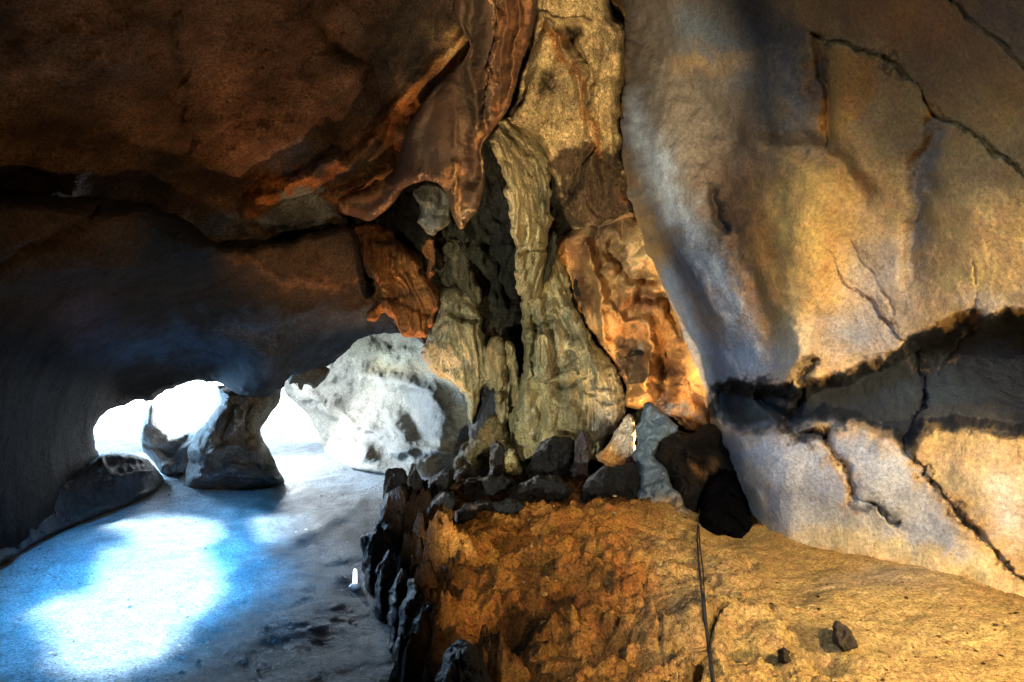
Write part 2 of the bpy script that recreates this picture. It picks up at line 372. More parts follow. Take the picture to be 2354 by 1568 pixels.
def ledge_z(x, y, fine=True):
    u = CU + x / y * F; v = CV + (CH - 1.0) / y * F
    sd = sdist(x, y, RIM); q = np.stack([x, y, 0 * x], -1)
    if fine: sd = sd + .22 * fbm(q * 1.5, 6, 300, .55)
    z = 1.02 * sstep(-.14, .30, sd) - .1 * sstep(.12, -.2, sd)
    top = sstep(-.02, .35, sd)
    z = z + top * (-.20 * sstep(.9, 0, sd) + relief(u + 7 * fbm(q * 2.5, 3, 305), v + 5 * fbm(q * 2.5 + 9, 3, 306), LEDGE_BUMPS) - .09 * sstep(1.0, 2.6, x))
    z = z - .30 * 1.5 * np.exp(-(((u - 1170) / 75) ** 2 + ((v - 1395) / 26) ** 2)) * top
    z = z - .42 * sstep(9.7, 10.5, y) * sstep(2.4, 1.2, x) * top
    z = z - .45 * sstep(5.0, 3.6, y) * sstep(1.8, .2, x) * top
    if fine:
        rough = sstep(2.6, 1.0, x) * .8 + .2
        z = z + top * rough * (.08 * fbm(q * np.array((1.6, 2.6, 1)), 6, 310, .6) + .05 * fbm(q * np.array((3.5, 6, 1)), 5, 312, .6, True) ) + top * .02 * fbm(q * 1.2, 4, 311) - top * sstep(2.4, 1.0, x) * .13 * sstep(.22, .62, fbm(q * np.array((1.9, 3.8, 1)), 4, 330, .55))
    if fine: z = z + .40 * np.exp(-((sd - .22) / .22) ** 2) * np.clip(fbm(q * np.array((2.6, 2.0, 1)), 5, 340, .6) * 1.2 + .1, -.3, 1) * sstep(2.0, .5, x) * sstep(10.0, 7.5, y)
    return z
def ledge():
    s = np.arange(-.62, 1.3, .0022); y = 2.0 * np.exp(np.arange(0, 1.93, .0050))
    Sg, Y = np.meshgrid(s, y); X = Sg * Y
    Z = ledge_z(X, Y); p = np.stack([X, Y, Z], -1)
    u = CU + X / Y * F; v = CV + (CH - 1.0) / Y * F
    q = p * 1.5
    uc = u + 34 * fbm(q, 5, 320, .6); vc = v + 20 * fbm(q + 50, 5, 321, .6)
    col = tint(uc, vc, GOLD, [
        ('poly', [(800,1000),(1520,1000),(1500,1300),(1450,1700),(800,1700)], 60, (.36,.15,.035), .85), ('blob', 2150, 1450, 420, 130, PALE, .9), ('blob', 2050, 1330, 160, 30, WHITE, .25),
        ('poly', [(800,1040),(1480,1040),(1470,1190),(1340,1186),(1240,1235),(1140,1290),(1040,1350),(1000,1440),(1010,1568),(700,1568),(700,1040)], 22, DARK, .97),  # black paints the shaded lip along with the dark rim
        ('stroke', [(1050,1420),(1130,1380),(1330,1350),(1480,1380)], 60, (.50,.19,.035), .8), ('stroke', [(1060,1260),(1200,1230),(1350,1250)], 55, (.52,.22,.045), .75),
        ('blob', 1560, 1430, 110, 60, (.22,.15,.08), .7), ('blob', 1640, 1330, 90, 60, (.30,.22,.12), .5),
        ('blob', 1170, 1395, 110, 34, (.008,.006,.004), .97), ('blob', 1150, 1450, 200, 50, (.03,.018,.010), .9), ('blob', 1330, 1370, 150, 20, (.10,.05,.02), .75), ('blob', 1440, 1530, 110, 50, (.34,.15,.04), .7), ('blob', 1250, 1240, 160, 26, (.5,.2,.04), .6), ('blob', 1380, 1150, 60, 14, RUST, .5),  # darkest blobs paint shade into the hollow at the front
        ('blob', 1222, 1300, 38, 20, DARK, .95), ('poly', [(1600,1030),(1725,1030),(1716,1208),(1608,1200)], 8, DARK, .95), ('blob', 1470, 1265, 34, 10, UMBER, .8), ('blob', 1850, 1490, 60, 30, UMBER, .5)])  # pit blobs and passage polygon paint shade as dark colour
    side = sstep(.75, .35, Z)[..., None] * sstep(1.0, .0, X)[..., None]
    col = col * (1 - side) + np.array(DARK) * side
    H, W = X.shape; ix = np.arange(H * W).reshape(H, W); kz = sdist(X, Y, RIM) > -.8
    k = kz[:-1, :-1]
    f = np.stack([ix[:-1, :-1][k], ix[:-1, 1:][k], ix[1:, 1:][k], ix[1:, :-1][k]], -1)
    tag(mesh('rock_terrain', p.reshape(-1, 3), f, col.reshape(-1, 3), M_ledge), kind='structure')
ledge()

# ------------------------------------------------------------------ the great wall
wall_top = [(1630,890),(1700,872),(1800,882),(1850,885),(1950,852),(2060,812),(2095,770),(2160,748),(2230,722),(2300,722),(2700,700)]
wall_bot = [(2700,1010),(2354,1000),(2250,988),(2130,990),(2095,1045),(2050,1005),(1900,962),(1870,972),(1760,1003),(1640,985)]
crack_a = [(1870,80),(1960,112),(2030,130),(2100,190),(2150,250),(2185,275),(2230,300),(2265,335),(2354,410),(2500,500)]
crack_b = [(2150,-40),(2210,20),(2280,80),(2354,165),(2450,250)]
crack_c = [(1940,630),(2010,710),(2080,790),(2130,870),(2130,925),(2100,980),(2098,1045),(2150,1110),(2230,1210),(2354,1330),(2500,1440)]
crack_d = [(1960,560),(2000,620),(2030,670),(2055,725)]
crack_e = [(1880,985),(1915,1040),(1950,1100),(1962,1150),(2010,1165),(2065,1205)]
crack_f = [(1862,830),(1845,890),(1818,940),(1800,985)]
crack_g = [(2236,590),(2242,720),(2230,765),(2150,860)]
crack_h = [(1745,890),(1790,960),(1830,1000),(1890,1010)]
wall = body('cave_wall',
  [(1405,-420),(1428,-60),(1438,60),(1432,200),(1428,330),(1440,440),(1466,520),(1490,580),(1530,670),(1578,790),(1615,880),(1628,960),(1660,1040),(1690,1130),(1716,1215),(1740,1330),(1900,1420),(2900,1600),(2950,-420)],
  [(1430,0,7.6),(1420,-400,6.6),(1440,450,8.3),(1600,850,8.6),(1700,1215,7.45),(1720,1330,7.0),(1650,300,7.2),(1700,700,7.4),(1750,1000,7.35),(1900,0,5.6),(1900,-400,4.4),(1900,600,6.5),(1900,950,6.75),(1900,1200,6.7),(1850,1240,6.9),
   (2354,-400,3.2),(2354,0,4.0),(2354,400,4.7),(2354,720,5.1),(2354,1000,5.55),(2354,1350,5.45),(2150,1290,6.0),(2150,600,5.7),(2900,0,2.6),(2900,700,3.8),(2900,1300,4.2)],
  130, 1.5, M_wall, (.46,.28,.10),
  layers=[
   ('poly', [(1380,-420),(1850,-420),(1800,0),(1880,90),(1895,330),(1780,420),(1650,700),(1500,560),(1400,400)], 60, (.075,.075,.07), .92),
   ('stroke', [(1600,60),(1780,180),(1860,330)], 55, (.08,.11,.14), .8), ('stroke', [(1570,150),(1760,140),(1800,260)], 25, (.30,.19,.07), .4),
   ('poly', [(1850,-400),(2900,-400),(2600,500),(2354,400),(2160,250),(2020,125),(1880,80)], 30, (.27,.17,.08), .8),
   ('blob', 2080, 40, 130, 70, (.38,.17,.05), .8), ('blob', 2320, 30, 90, 50, (.12,.11,.09), .8), ('blob', 2330, 260, 120, 80, GOLD, .8),
   ('poly', [(1885,90),(2040,125),(2010,200),(1960,290),(1905,350),(1895,240)], 12, (.55,.26,.06), .9), ('blob', 1885, 160, 14, 120, (.20,.10,.04), .8),
   ('stroke', [(1760,560),(1790,660),(1830,760)], 45, (.46,.21,.05), .8), ('blob', 1690, 500, 70, 140, (.13,.07,.035), .85), ('blob', 1745, 600, 38, 150, (.40,.17,.04), .8),
   ('blob', 1860, 520, 95, 190, (.60,.36,.10), .95), ('stroke', [(1830,700),(1840,800),(1842,860)], 34, (.56,.38,.14), .9),
   ('stroke', [(1450,260),(1520,430),(1590,560),(1680,700),(1720,830)], 42, (.26,.33,.42), .85), ('stroke', [(1540,640),(1600,780),(1640,880)], 40, BLUE, .8),
   ('blob', 2040, 640, 90, 110, (.30,.32,.35), .65), ('blob', 1960, 770, 100, 60, (.30,.35,.42), .75), ('blob', 1700, 830, 120, 60, (.26,.34,.46), .85),
   ('blob', 2250, 560, 170, 160, PALE, .6), ('blob', 2280, 700, 90, 30, (.42,.42,.40), .5),
   ('stroke', [(2160,270),(2120,400),(2105,560)], 26, (.24,.21,.17), .8),
   ('poly', wall_top + wall_bot, 9, BAND_SHADE, .97), ('blob', 2150, 900, 120, 40, (.04,.07,.09), .35), ('blob', 1730, 935, 50, 26, (.05,.09,.11), .5),  # near-black polygon paints the shade inside the hollow band
   ('poly', [(1640,985),(1760,1003),(1900,975),(2090,1045),(2200,1200),(2250,1300),(1950,1250),(1720,1215)], 40, (.28,.35,.45), .8),
   ('blob', 1960, 1200, 140, 50, (.42,.35,.22), .6), ('blob', 2250, 1100, 130, 90, (.46,.37,.23), .7), ('blob', 2310, 1180, 50, 90, (.42,.45,.50), .6), ('stroke', [(1730,1080),(1760,1200)], 25, (.48,.36,.18), .6),
   ('poly', [(1720,1215),(1900,1255),(2150,1330),(2500,1440),(2500,1350),(2200,1270),(1950,1210)], 22, (.56,.42,.20), .7),
   ('stroke', crack_a, 14, (.55,.34,.12), .8), ('stroke', crack_a, 4, (.07,.04,.02), .8), ('stroke', crack_b, 8, (.40,.22,.08), .7), ('stroke', crack_c[:4], 3.5, (.14,.08,.04), .8),
   ('stroke', crack_c[3:7], 12, (.02,.02,.025), .95), ('stroke', crack_c[6:], 16, (.52,.30,.10), .8), ('stroke', crack_c[6:], 6, (.05,.03,.02), .95),
   ('stroke', crack_d, 3, (.16,.09,.05), .7), ('stroke', crack_e[:4], 20, (.55,.32,.10), .9), ('stroke', crack_e[:4], 5, (.05,.03,.02), .9),
   ('stroke', crack_e[3:], 12, (.05,.055,.06), .9), ('stroke', crack_f, 9, (.02,.02,.02), .95), ('stroke', crack_h, 11, (.02,.02,.025), .9), ('stroke', crack_g, 3, (.16,.11,.06), .6), ('stroke', [(1635,440),(1655,480),(1662,535)], 9, (.04,.035,.03), .9)],
  feats=[
   ('poly', wall_top + wall_bot, 30, -.60), ('step', wall_top, 90, -.12),
   ('bump', 1850, 620, 75, 260, .30), ('bump', 1840, 820, 32, 60, .25), ('line', [(1780,330),(1860,345),(1930,380),(1990,450)], 26, -.16), ('bump', 1990, 420, 110, 100, .10),
   ('line', [(1885,90),(1900,220),(1898,340)], 14, -.12), ('bump', 1950, 220, 45, 110, .10), ('bump', 1790, 220, 70, 110, .14),
   ('line', [(2165,270),(2120,400),(2105,560),(2100,640)], 26, -.12), ('bump', 2230, 520, 90, 170, .16),
   ('line', [(1500,60),(1560,160),(1680,330)], 34, -.12), ('bump', 1560, 420, 60, 180, .14, -25), ('line', [(1640,380),(1690,560),(1780,800)], 34, -.13), ('line', [(1560,560),(1640,720),(1690,860)], 26, .12),
   ('line', crack_a, 3.5, -.06), ('step', crack_a, 70, .05), ('line', crack_b, 3.5, -.04), ('step', crack_b, 60, .04), ('line', crack_c[3:], 5, -.12), ('line', crack_c[:4], 3.2, -.045), ('step', crack_c, 60, -.05),
   ('line', crack_d, 3, -.035), ('line', crack_e, 7, -.12), ('line', crack_f, 10, -.22), ('line', crack_h, 14, -.25), ('line', crack_g, 3, -.03), ('line', [(1635,440),(1655,480),(1662,535)], 10, -.16),
   ('bump', 1740, 1090, 80, 70, .18), ('bump', 2000, 1090, 80, 110, .14, -40), ('bump', 2250, 1120, 120, 110, .18)],
  fb=(.055, 1.0, 7), ridged=.018, step=2.8, rag=5, back=1.2, warp=12, cwarp=22)
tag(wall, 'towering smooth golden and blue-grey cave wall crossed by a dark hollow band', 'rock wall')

# ------------------------------------------------------------------ ceiling and overhang on the dark side
body_ceiling = body('cave_ceiling',
  [(-500,-420),(1500,-420),(1500,620),(820,640),(560,640),(300,620),(-500,640)],
  [(-400,-400,4.5),(0,0,6.3),(0,450,8.8),(600,-400,6.5),(600,0,8.3),(350,300,9.3),(600,480,11.6),(1000,0,10.2),(1000,-400,8.5),(850,450,12.3),(1100,300,12.2),(1450,0,12.5),(1450,500,13),(-400,450,6.8),(-400,0,5)],
  60, .5, M_rough, (.15,.085,.042),
  layers=[('blob', 560, 330, 190, 150, (.21,.10,.05), .8), ('blob', 330, 330, 150, 90, (.15,.085,.045), .7), ('stroke', [(400,60),(410,160),(425,250)], 14, (.04,.03,.02), .6), ('blob', 380, 390, 40, 50, (.03,.03,.03), .7),
   ('stroke', [(1050,95),(1000,165),(940,235),(870,310),(825,360),(740,400),(650,425),(600,470)], 19, (.66,.24,.05), .97), ('blob', 1040, 120, 36, 42, (.66,.40,.14), .95), ('stroke', [(770,462),(830,430),(900,405),(930,340)], 17, (.60,.25,.06), .95),  # orange stripe paints lamp light along the ceiling ledge
   ('poly', [(600,510),(640,450),(690,425),(740,435),(770,490),(790,500),(640,540)], 8, (.34,.34,.30), .95), ('blob', 480, 520, 70, 22, (.22,.25,.30), .7), ('blob', 690, 370, 55, 30, (.15,.17,.20), .7), ('blob', 840, 390, 50, 50, (.20,.17,.11), .6),
   ('blob', 920, 60, 130, 130, (.05,.045,.035), .8), ('blob', 850, 160, 100, 120, (.15,.10,.06), .6), ('stroke', [(600,480),(570,450),(620,420)], 16, (.45,.14,.03), .7)],
  feats=[('line', [(400,40),(410,160),(430,330),(430,430)], 12, -.10),
   ('line', [(1080,80),(1000,165),(940,235),(870,310),(825,360),(740,400),(640,425),(580,480)], 24, .6), ('bump', 700, 480, 90, 45, .4), ('bump', 560, 330, 140, 100, .35), ('bump', 850, 400, 60, 50, .3), ('line', [(760,465),(830,440),(910,400)], 16, .35),
   ('bump', 250, 200, 160, 120, .3), ('line', [(760,60),(880,200),(960,260)], 30, -.3), ('bump', 130, 400, 130, 60, .25)],
  fb=(.13, .9, 7), ridged=.09, cellamp=.0, step=3.2, rag=3, back=.8, warp=16, cwarp=22, cvar=.5)
tag(body_ceiling, kind='structure')

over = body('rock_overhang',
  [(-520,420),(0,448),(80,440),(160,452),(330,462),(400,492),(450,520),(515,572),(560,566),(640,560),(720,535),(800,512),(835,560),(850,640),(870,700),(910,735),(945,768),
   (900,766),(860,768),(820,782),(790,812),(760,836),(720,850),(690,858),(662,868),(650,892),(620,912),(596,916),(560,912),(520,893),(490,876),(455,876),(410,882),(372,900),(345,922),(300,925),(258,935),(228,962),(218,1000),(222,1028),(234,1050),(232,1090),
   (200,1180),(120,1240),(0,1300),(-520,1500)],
  [(-400,450,5.0),(-400,1000,5.4),(-400,1400,6.0),(0,450,7.6),(0,700,7.8),(0,1000,8.4),(0,1290,9.1),(230,1030,13.0),(300,915,13.8),(200,850,11),(480,870,13.7),(600,905,12.6),(600,800,12.0),(600,650,10.8),(300,600,8.9),(450,520,9.4),(500,575,9.6),(720,560,11.2),(840,700,12.2),(930,762,13.4),(300,760,10.4),(820,780,13.3),(700,850,13.1),(130,1200,10.6)],
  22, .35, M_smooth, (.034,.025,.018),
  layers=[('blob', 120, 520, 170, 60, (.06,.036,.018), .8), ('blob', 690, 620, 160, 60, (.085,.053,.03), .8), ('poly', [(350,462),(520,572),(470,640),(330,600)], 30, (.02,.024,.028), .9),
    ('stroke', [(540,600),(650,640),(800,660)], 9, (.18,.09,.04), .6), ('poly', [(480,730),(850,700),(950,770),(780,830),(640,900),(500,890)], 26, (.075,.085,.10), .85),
    ('stroke', [(200,790),(400,790),(560,830)], 40, (.05,.075,.115), .85), ('poly', [(-400,720),(250,760),(230,1200),(-400,1400)], 60, (.010,.011,.013), .9), ('blob', 200, 720, 70, 60, (.07,.045,.05), .6)],  # blue stroke paints the daylight sheen by the mouths
  feats=[('poly', [(-300,430),(330,462),(515,572),(440,625),(300,650),(-300,700)], 40, .35), ('step', [(-300,520),(0,590),(100,540),(180,500),(250,440)], 60, -.25), ('bump', 600, 860, 60, 50, .5), ('line', [(520,780),(640,820),(720,790),(830,740)], 34, .3), ('line', [(700,835),(790,780),(860,750)], 20, -.2),
    ('line', [(540,600),(650,640),(800,660),(840,700)], 10, .06), ('bump', 300, 820, 150, 30, .2)],
  fb=(.08, 1.0, 7), ridged=.035, step=2.6, rag=4.5, back=.9, warp=10, cwarp=20, flute=.0)
tag(over, 'low dark smooth overhang sweeping down over the bright cave mouths', 'rock overhang')

left_rock = body('rock_shelf',
  [(-520,1120),(-200,1120),(60,1130),(150,1110),(215,1060),(232,1042),(262,1038),(300,1040),(335,1052),(355,1070),(380,1103),(372,1122),(330,1148),(260,1176),(180,1204),(90,1250),(0,1304),(-120,1370),(-520,1640)],
  lambda u, v: CH * F / (np.interp(u, [-520,-120,0,90,180,260,330,380], [1600,1370,1304,1250,1204,1176,1148,1112]) - CV) * (1.0 + (np.interp(u, [-520,0,180,380], [1600,1304,1204,1112]) - v) * .0004) * .985,
  16, .28, M_black, (.05,.055,.065),
  layers=[('stroke', [(235,1060),(250,1080),(300,1080)], 3, (.3,.35,.4), .8), ('blob', 330, 1090, 60, 40, (.09,.12,.17), .8), ('stroke', [(130,1200),(170,1185),(200,1180)], 4, (.2,.22,.24), .7)],
  feats=[('line', [(235,1060),(250,1082),(300,1085),(350,1080)], 6, .12), ('line', [(380,1120),(200,1190),(0,1290)], 8, .1), ('bump', 290, 1060, 40, 10, -.15)],
  fb=(.10, 1.5, 5), ridged=.05, step=2.6, rag=2, back=1.5, flute=.05, flsc=3)
tag(left_rock, 'low dark rock shelf along the water-worn floor edge by the round mouth', 'rock shelf')

# ------------------------------------------------------------------ pillar between the mouths, and its leaning slab
slab = body('rock_slab', [(316,990),(333,945),(350,922),(362,948),(372,985),(402,1006),(448,988),(486,955),(502,915),(492,884),(525,884),(565,920),(560,1000),(470,1060),(432,1094),(375,1094),(345,1052),(320,1036)],
  [(330,990,15.3),(500,900,15.3),(400,1060,15.0),(540,960,14.9)], 30, .4, M_far, WHITE, layers=[('stroke', [(400,1050),(480,960),(520,900)], 14, (.30,.36,.42), .6), ('blob', 405, 1080, 30, 16, (.20,.12,.12), .8)],
  feats=[('line', [(380,1070),(440,1010),(510,930)], 10, .15), ('line', [(350,1030),(400,1040),(430,1000)], 8, -.12)], fb=(.08, 2.2, 6), ridged=.06, step=1.8, rag=3, back=.5)
tag(slab, 'pale slab leaning between the two white openings beside the pillar', 'rock slab')
pillar = body('rock_pillar', [(500,895),(540,885),(600,880),(655,870),(648,900),(640,928),(618,962),(601,984),(602,1008),(616,1030),(632,1062),(656,1106),(640,1116),(560,1126),(478,1130),(430,1124),(426,1096),(436,1060),(428,1030),(450,1000),(480,960),(512,920)],
  [(500,900,13.7),(620,900,13.9),(600,990,13.6),(450,1030,13.4),(540,1000,13.1),(540,1110,13.3),(640,1100,13.6),(430,1110,13.5)], 45, .7, M_drip, (.24,.22,.18),
  layers=[('blob', 520, 1090, 130, 45, (.07,.085,.11), .9), ('stroke', [(545,930),(540,1000)], 6, (.7,.72,.72), .8), ('blob', 600, 960, 30, 60, (.32,.27,.18), .8), ('stroke', [(440,1050),(500,1040),(580,1045)], 8, (.3,.32,.34), .5), ('stroke', [(440,1095),(520,1080),(600,1085)], 5, (.25,.3,.36), .6)],
  feats=[('line', [(432,1042),(520,1032),(612,1040)], 9, .2), ('line', [(430,1072),(520,1066),(630,1080)], 7, -.16), ('line', [(428,1104),(520,1094),(650,1104)], 9, .2), ('line', [(545,930),(540,1010)], 6, .14), ('line', [(530,920),(520,1010)], 7, -.18), ('line', [(575,920),(570,1010)], 6, -.15)],
  fb=(.06, 1.8, 6), ridged=.06, step=1.8, rag=3, back=.8, flute=.07, flsc=4)
tag(pillar, 'stout dark stone pillar with banded foot standing between white openings', 'rock pillar')

# ------------------------------------------------------------------ back chamber
far = body('chamber_wall',
  [(640,700),(1220,700),(1220,1120),(1040,1112),(900,1096),(800,1078),(764,1068),(742,1035),(735,1005),(716,968),(690,935),(655,905),(648,880)],
  [(650,900,21),(700,800,20),(740,1030,19.0),(780,1060,17.2),(850,800,18.8),(850,950,17.8),(900,1065,14.8),(820,1062,15.9),(1000,800,16.5),(1040,950,14.6),(1060,1060,13.8),(1200,800,14.5),(1200,1100,13)],
  8, .12, M_far, (.32,.31,.26),
  layers=[('blob', 880, 800, 90, 40, (.33,.34,.24), .8), ('poly', [(930,870),(945,885),(955,870),(975,875),(1020,920),(1045,970),(1040,1010),(990,1000),(960,950),(925,900),(915,880)], 8, (.17,.18,.17), .85), ('stroke', [(870,850),(960,845),(1040,870)], 14, (.42,.36,.2), .7),
          ('blob', 850, 1030, 28, 28, (.13,.12,.11), .9), ('blob', 960, 1040, 60, 10, (.2,.24,.26), .7), ('stroke', [(700,915),(760,930),(800,970),(850,1000)], 9, (.26,.24,.20), .6)],
  feats=[('bump', 745, 930, 70, 17, .55, 38), ('bump', 825, 960, 85, 20, .6, 36), ('bump', 905, 985, 62, 22, .6, 44), ('bump', 880, 872, 120, 22, .5, 12), ('bump', 985, 905, 60, 24, .5, 38), ('bump', 1010, 975, 46, 28, .55, 62),
         ('bump', 780, 1005, 55, 15, .4, 34), ('bump', 850, 820, 90, 22, .45, -14), ('bump', 845, 1038, 20, 22, .5), ('bump', 930, 1045, 40, 14, .35, 10), ('bump', 1010, 1035, 50, 16, .35), ('bump', 1050, 850, 50, 40, .4), ('step', [(900,1050),(862,1000),(800,950),(740,922),(690,915)], 60, .12)],
  fb=(.07, .9, 7), cellamp=.05, cellsc=.5, step=2.2, rag=3, back=1.0, warp=14, cwarp=14)
tag(far, 'pale scalloped chamber wall glowing beyond the pillar', 'rock wall')
ledge_far = body('hanging_rock', [(655,862),(700,845),(745,840),(760,850),(748,872),(722,892),(712,884),(698,880),(690,898),(676,880),(664,888)], [(700,870,13.9)], 16, .3, M_drip, (.30,.27,.2), fb=(.06,2.2,5), ridged=.06, step=1.8, rag=3)
tag(ledge_far, 'small ragged rock hanging from the overhang above the tall bright opening', 'hanging rock')

# ------------------------------------------------------------------ backing rock of the column
backing = body('cleft_wall',
  [(800,430),(900,380),(1050,250),(1150,-60),(1180,-420),(1560,-420),(1560,1000),(1500,1060),(1380,1120),(1080,1110),(1085,1000),(1060,900),(985,800),(940,775),(900,740),(840,700),(800,560)],
  [(820,500,12.2),(900,700,12.6),(1000,500,12.0),(1080,800,12.2),(1100,1080,11.9),(1150,300,12.0),(1170,700,12.4),(1200,0,11.6),(1450,0,11.4),(1300,500,12.0),(1480,500,11.6),(1450,1000,12.2),(1300,1050,12.0),(1550,900,11.5)],
  26, .4, M_rough, (.045,.040,.024),
  layers=[('blob', 1150, 620, 60, 300, (.022,.022,.018), .95), ('blob', 1060, 640, 60, 100, (.11,.10,.05), .7), ('blob', 910, 560, 50, 80, (.03,.025,.02), .9), ('blob', 1130, 860, 40, 80, (.28,.24,.13), .7), ('poly', [(1200,0),(1440,0),(1440,330),(1200,330)], 20, (.30,.18,.08), .7), ('blob', 1110, 900, 30, 60, (.03,.035,.045), .8)],
  feats=[('line', [(1200,500),(1205,700),(1200,950)], 14, -.5), ('bump', 1060, 600, 40, 90, .3, -20), ('bump', 1150, 800, 30, 100, .3), ('bump', 915, 570, 40, 60, -.6), ('bump', 1140, 400, 30, 120, -.5)],
  fb=(.16, 1.8, 7), ridged=.26, cellamp=.2, cellsc=3.2, stretch=(1, 1, .6), step=2.8, rag=6, back=.8, warp=10)
tag(backing, 'dark craggy cleft wall behind the dripstone column', 'rock wall')

# ------------------------------------------------------------------ the dripstone column in the middle
def part(name, poly, depth, R, T, base, parent, m=None, **k):
    k.setdefault('step', 1.9); k.setdefault('fb', (.07, 2.4, 7)); k.setdefault('stretch', (1, 1, .5)); k.setdefault('ridged', .085); k.setdefault('flute', .07); k.setdefault('rag', 8); k.setdefault('cellamp', .11); k.setdefault('cellsc', 3.2); R = R * .62; k.setdefault('cvar', .3)
    dd = depth if isinstance(depth, list) else [(0, 0, depth)]
    return body(name, poly, dd, R, T, m or M_drip, base, parent=parent, **k)
def empty(name, loc, label, cat, group=None):
    e = bpy.data.objects.new(name, None); S.collection.objects.link(e); return tag(e, label, cat, group)
column = empty('dripstone_column', (0, 0, 0), 'giant ochre and khaki dripstone column rising from ledge to ceiling', 'dripstone column')
part('upper_flowstone', [(1225,-300),(1235,-40),(1232,50),(1215,130),(1195,190),(1182,240),(1160,290),(1200,300),(1240,330),(1275,420),(1290,500),(1330,540),(1400,520),(1470,480),(1448,430),(1425,330),(1428,200),(1440,110),(1438,60),(1410,30),(1395,-40),(1400,-300)],
  [(1230,0,10.2),(1430,0,10.0),(1220,250,10.4),(1300,500,10.9),(1430,300,10.2),(1450,480,10.6)], 50, .7, (.60,.44,.20), column, M_rough,
  layers=[('poly', [(1290,330),(1400,330),(1425,330),(1470,480),(1390,540),(1290,520),(1270,420)], 14, (.05,.026,.012), .95), ('stroke', [(1265,60),(1300,130),(1335,200),(1345,260),(1370,340)], 15, (.50,.20,.05), .85), ('blob', 1400, 90, 40, 40, (.30,.22,.12), .6), ('blob', 1310, 75, 16, 26, (.03,.02,.015), .95),  # near-black polygon paints the shadow on the lower part
    ('blob', 1255, 190, 10, 26, (.03,.025,.02), .9), ('blob', 1205, 230, 12, 40, (.05,.04,.03), .9), ('blob', 1300, 220, 30, 60, (.32,.26,.14), .7), ('blob', 1390, 200, 30, 60, (.52,.38,.18), .8), ('blob', 1440, 440, 22, 12, (.4,.15,.05), .9)],
  feats=[('bump', 1310, 75, 14, 24, -.5), ('line', [(1262,50),(1300,130),(1335,200),(1348,260),(1370,340),(1375,420)], 12, .28), ('line', [(1300,60),(1340,130),(1355,200),(1357,240)], 6, -.3), ('bump', 1270, 225, 22, 40, .22), ('bump', 1254, 190, 8, 20, -.35), ('line', [(1240,70),(1215,130),(1195,210),(1180,260)], 8, -.4), ('bump', 1400, 220, 30, 90, .25),
    ('line', [(1370,350),(1320,420),(1290,470)], 7, -.3), ('bump', 1340, 430, 24, 60, .22), ('bump', 1420, 420, 30, 60, .25), ('line', [(1240,35),(1330,38),(1350,50)], 6, .15), ('bump', 1265, 300, 22, 50, .2)],
  fb=(.07, 2.4, 7), ridged=.09, rag=5, cellamp=.08, flute=.02, back=.8, step=2.2)
part('shaft', [(1128,330),(1140,285),(1180,262),(1232,270),(1256,350),(1266,430),(1270,500),(1258,560),(1262,590),(1262,645),(1248,700),(1206,704),(1188,668),(1180,615),(1180,560),(1172,500),(1165,440),(1150,390)],
  [(1190,270,10.9),(1190,320,10.25),(1215,420,10.0),(1220,580,10.1),(1220,690,10.6)], 26, .35, (.42,.35,.18), column,
  layers=[('blob', 1190, 340, 40, 40, (.44,.32,.15), .7), ('stroke', [(1180,578),(1215,584),(1250,580)], 5, (.04,.035,.03), .9), ('blob', 1235, 450, 18, 60, (.25,.25,.17), .7)],
  feats=[('line', [(1176,580),(1250,582)], 5, -.2), ('line', [(1215,320),(1230,420),(1245,500)], 7, -.14), ('line', [(1160,330),(1185,440),(1192,540)], 8, .1), ('line', [(1190,560),(1225,500),(1255,520)], 5, -.1)], back=.5)
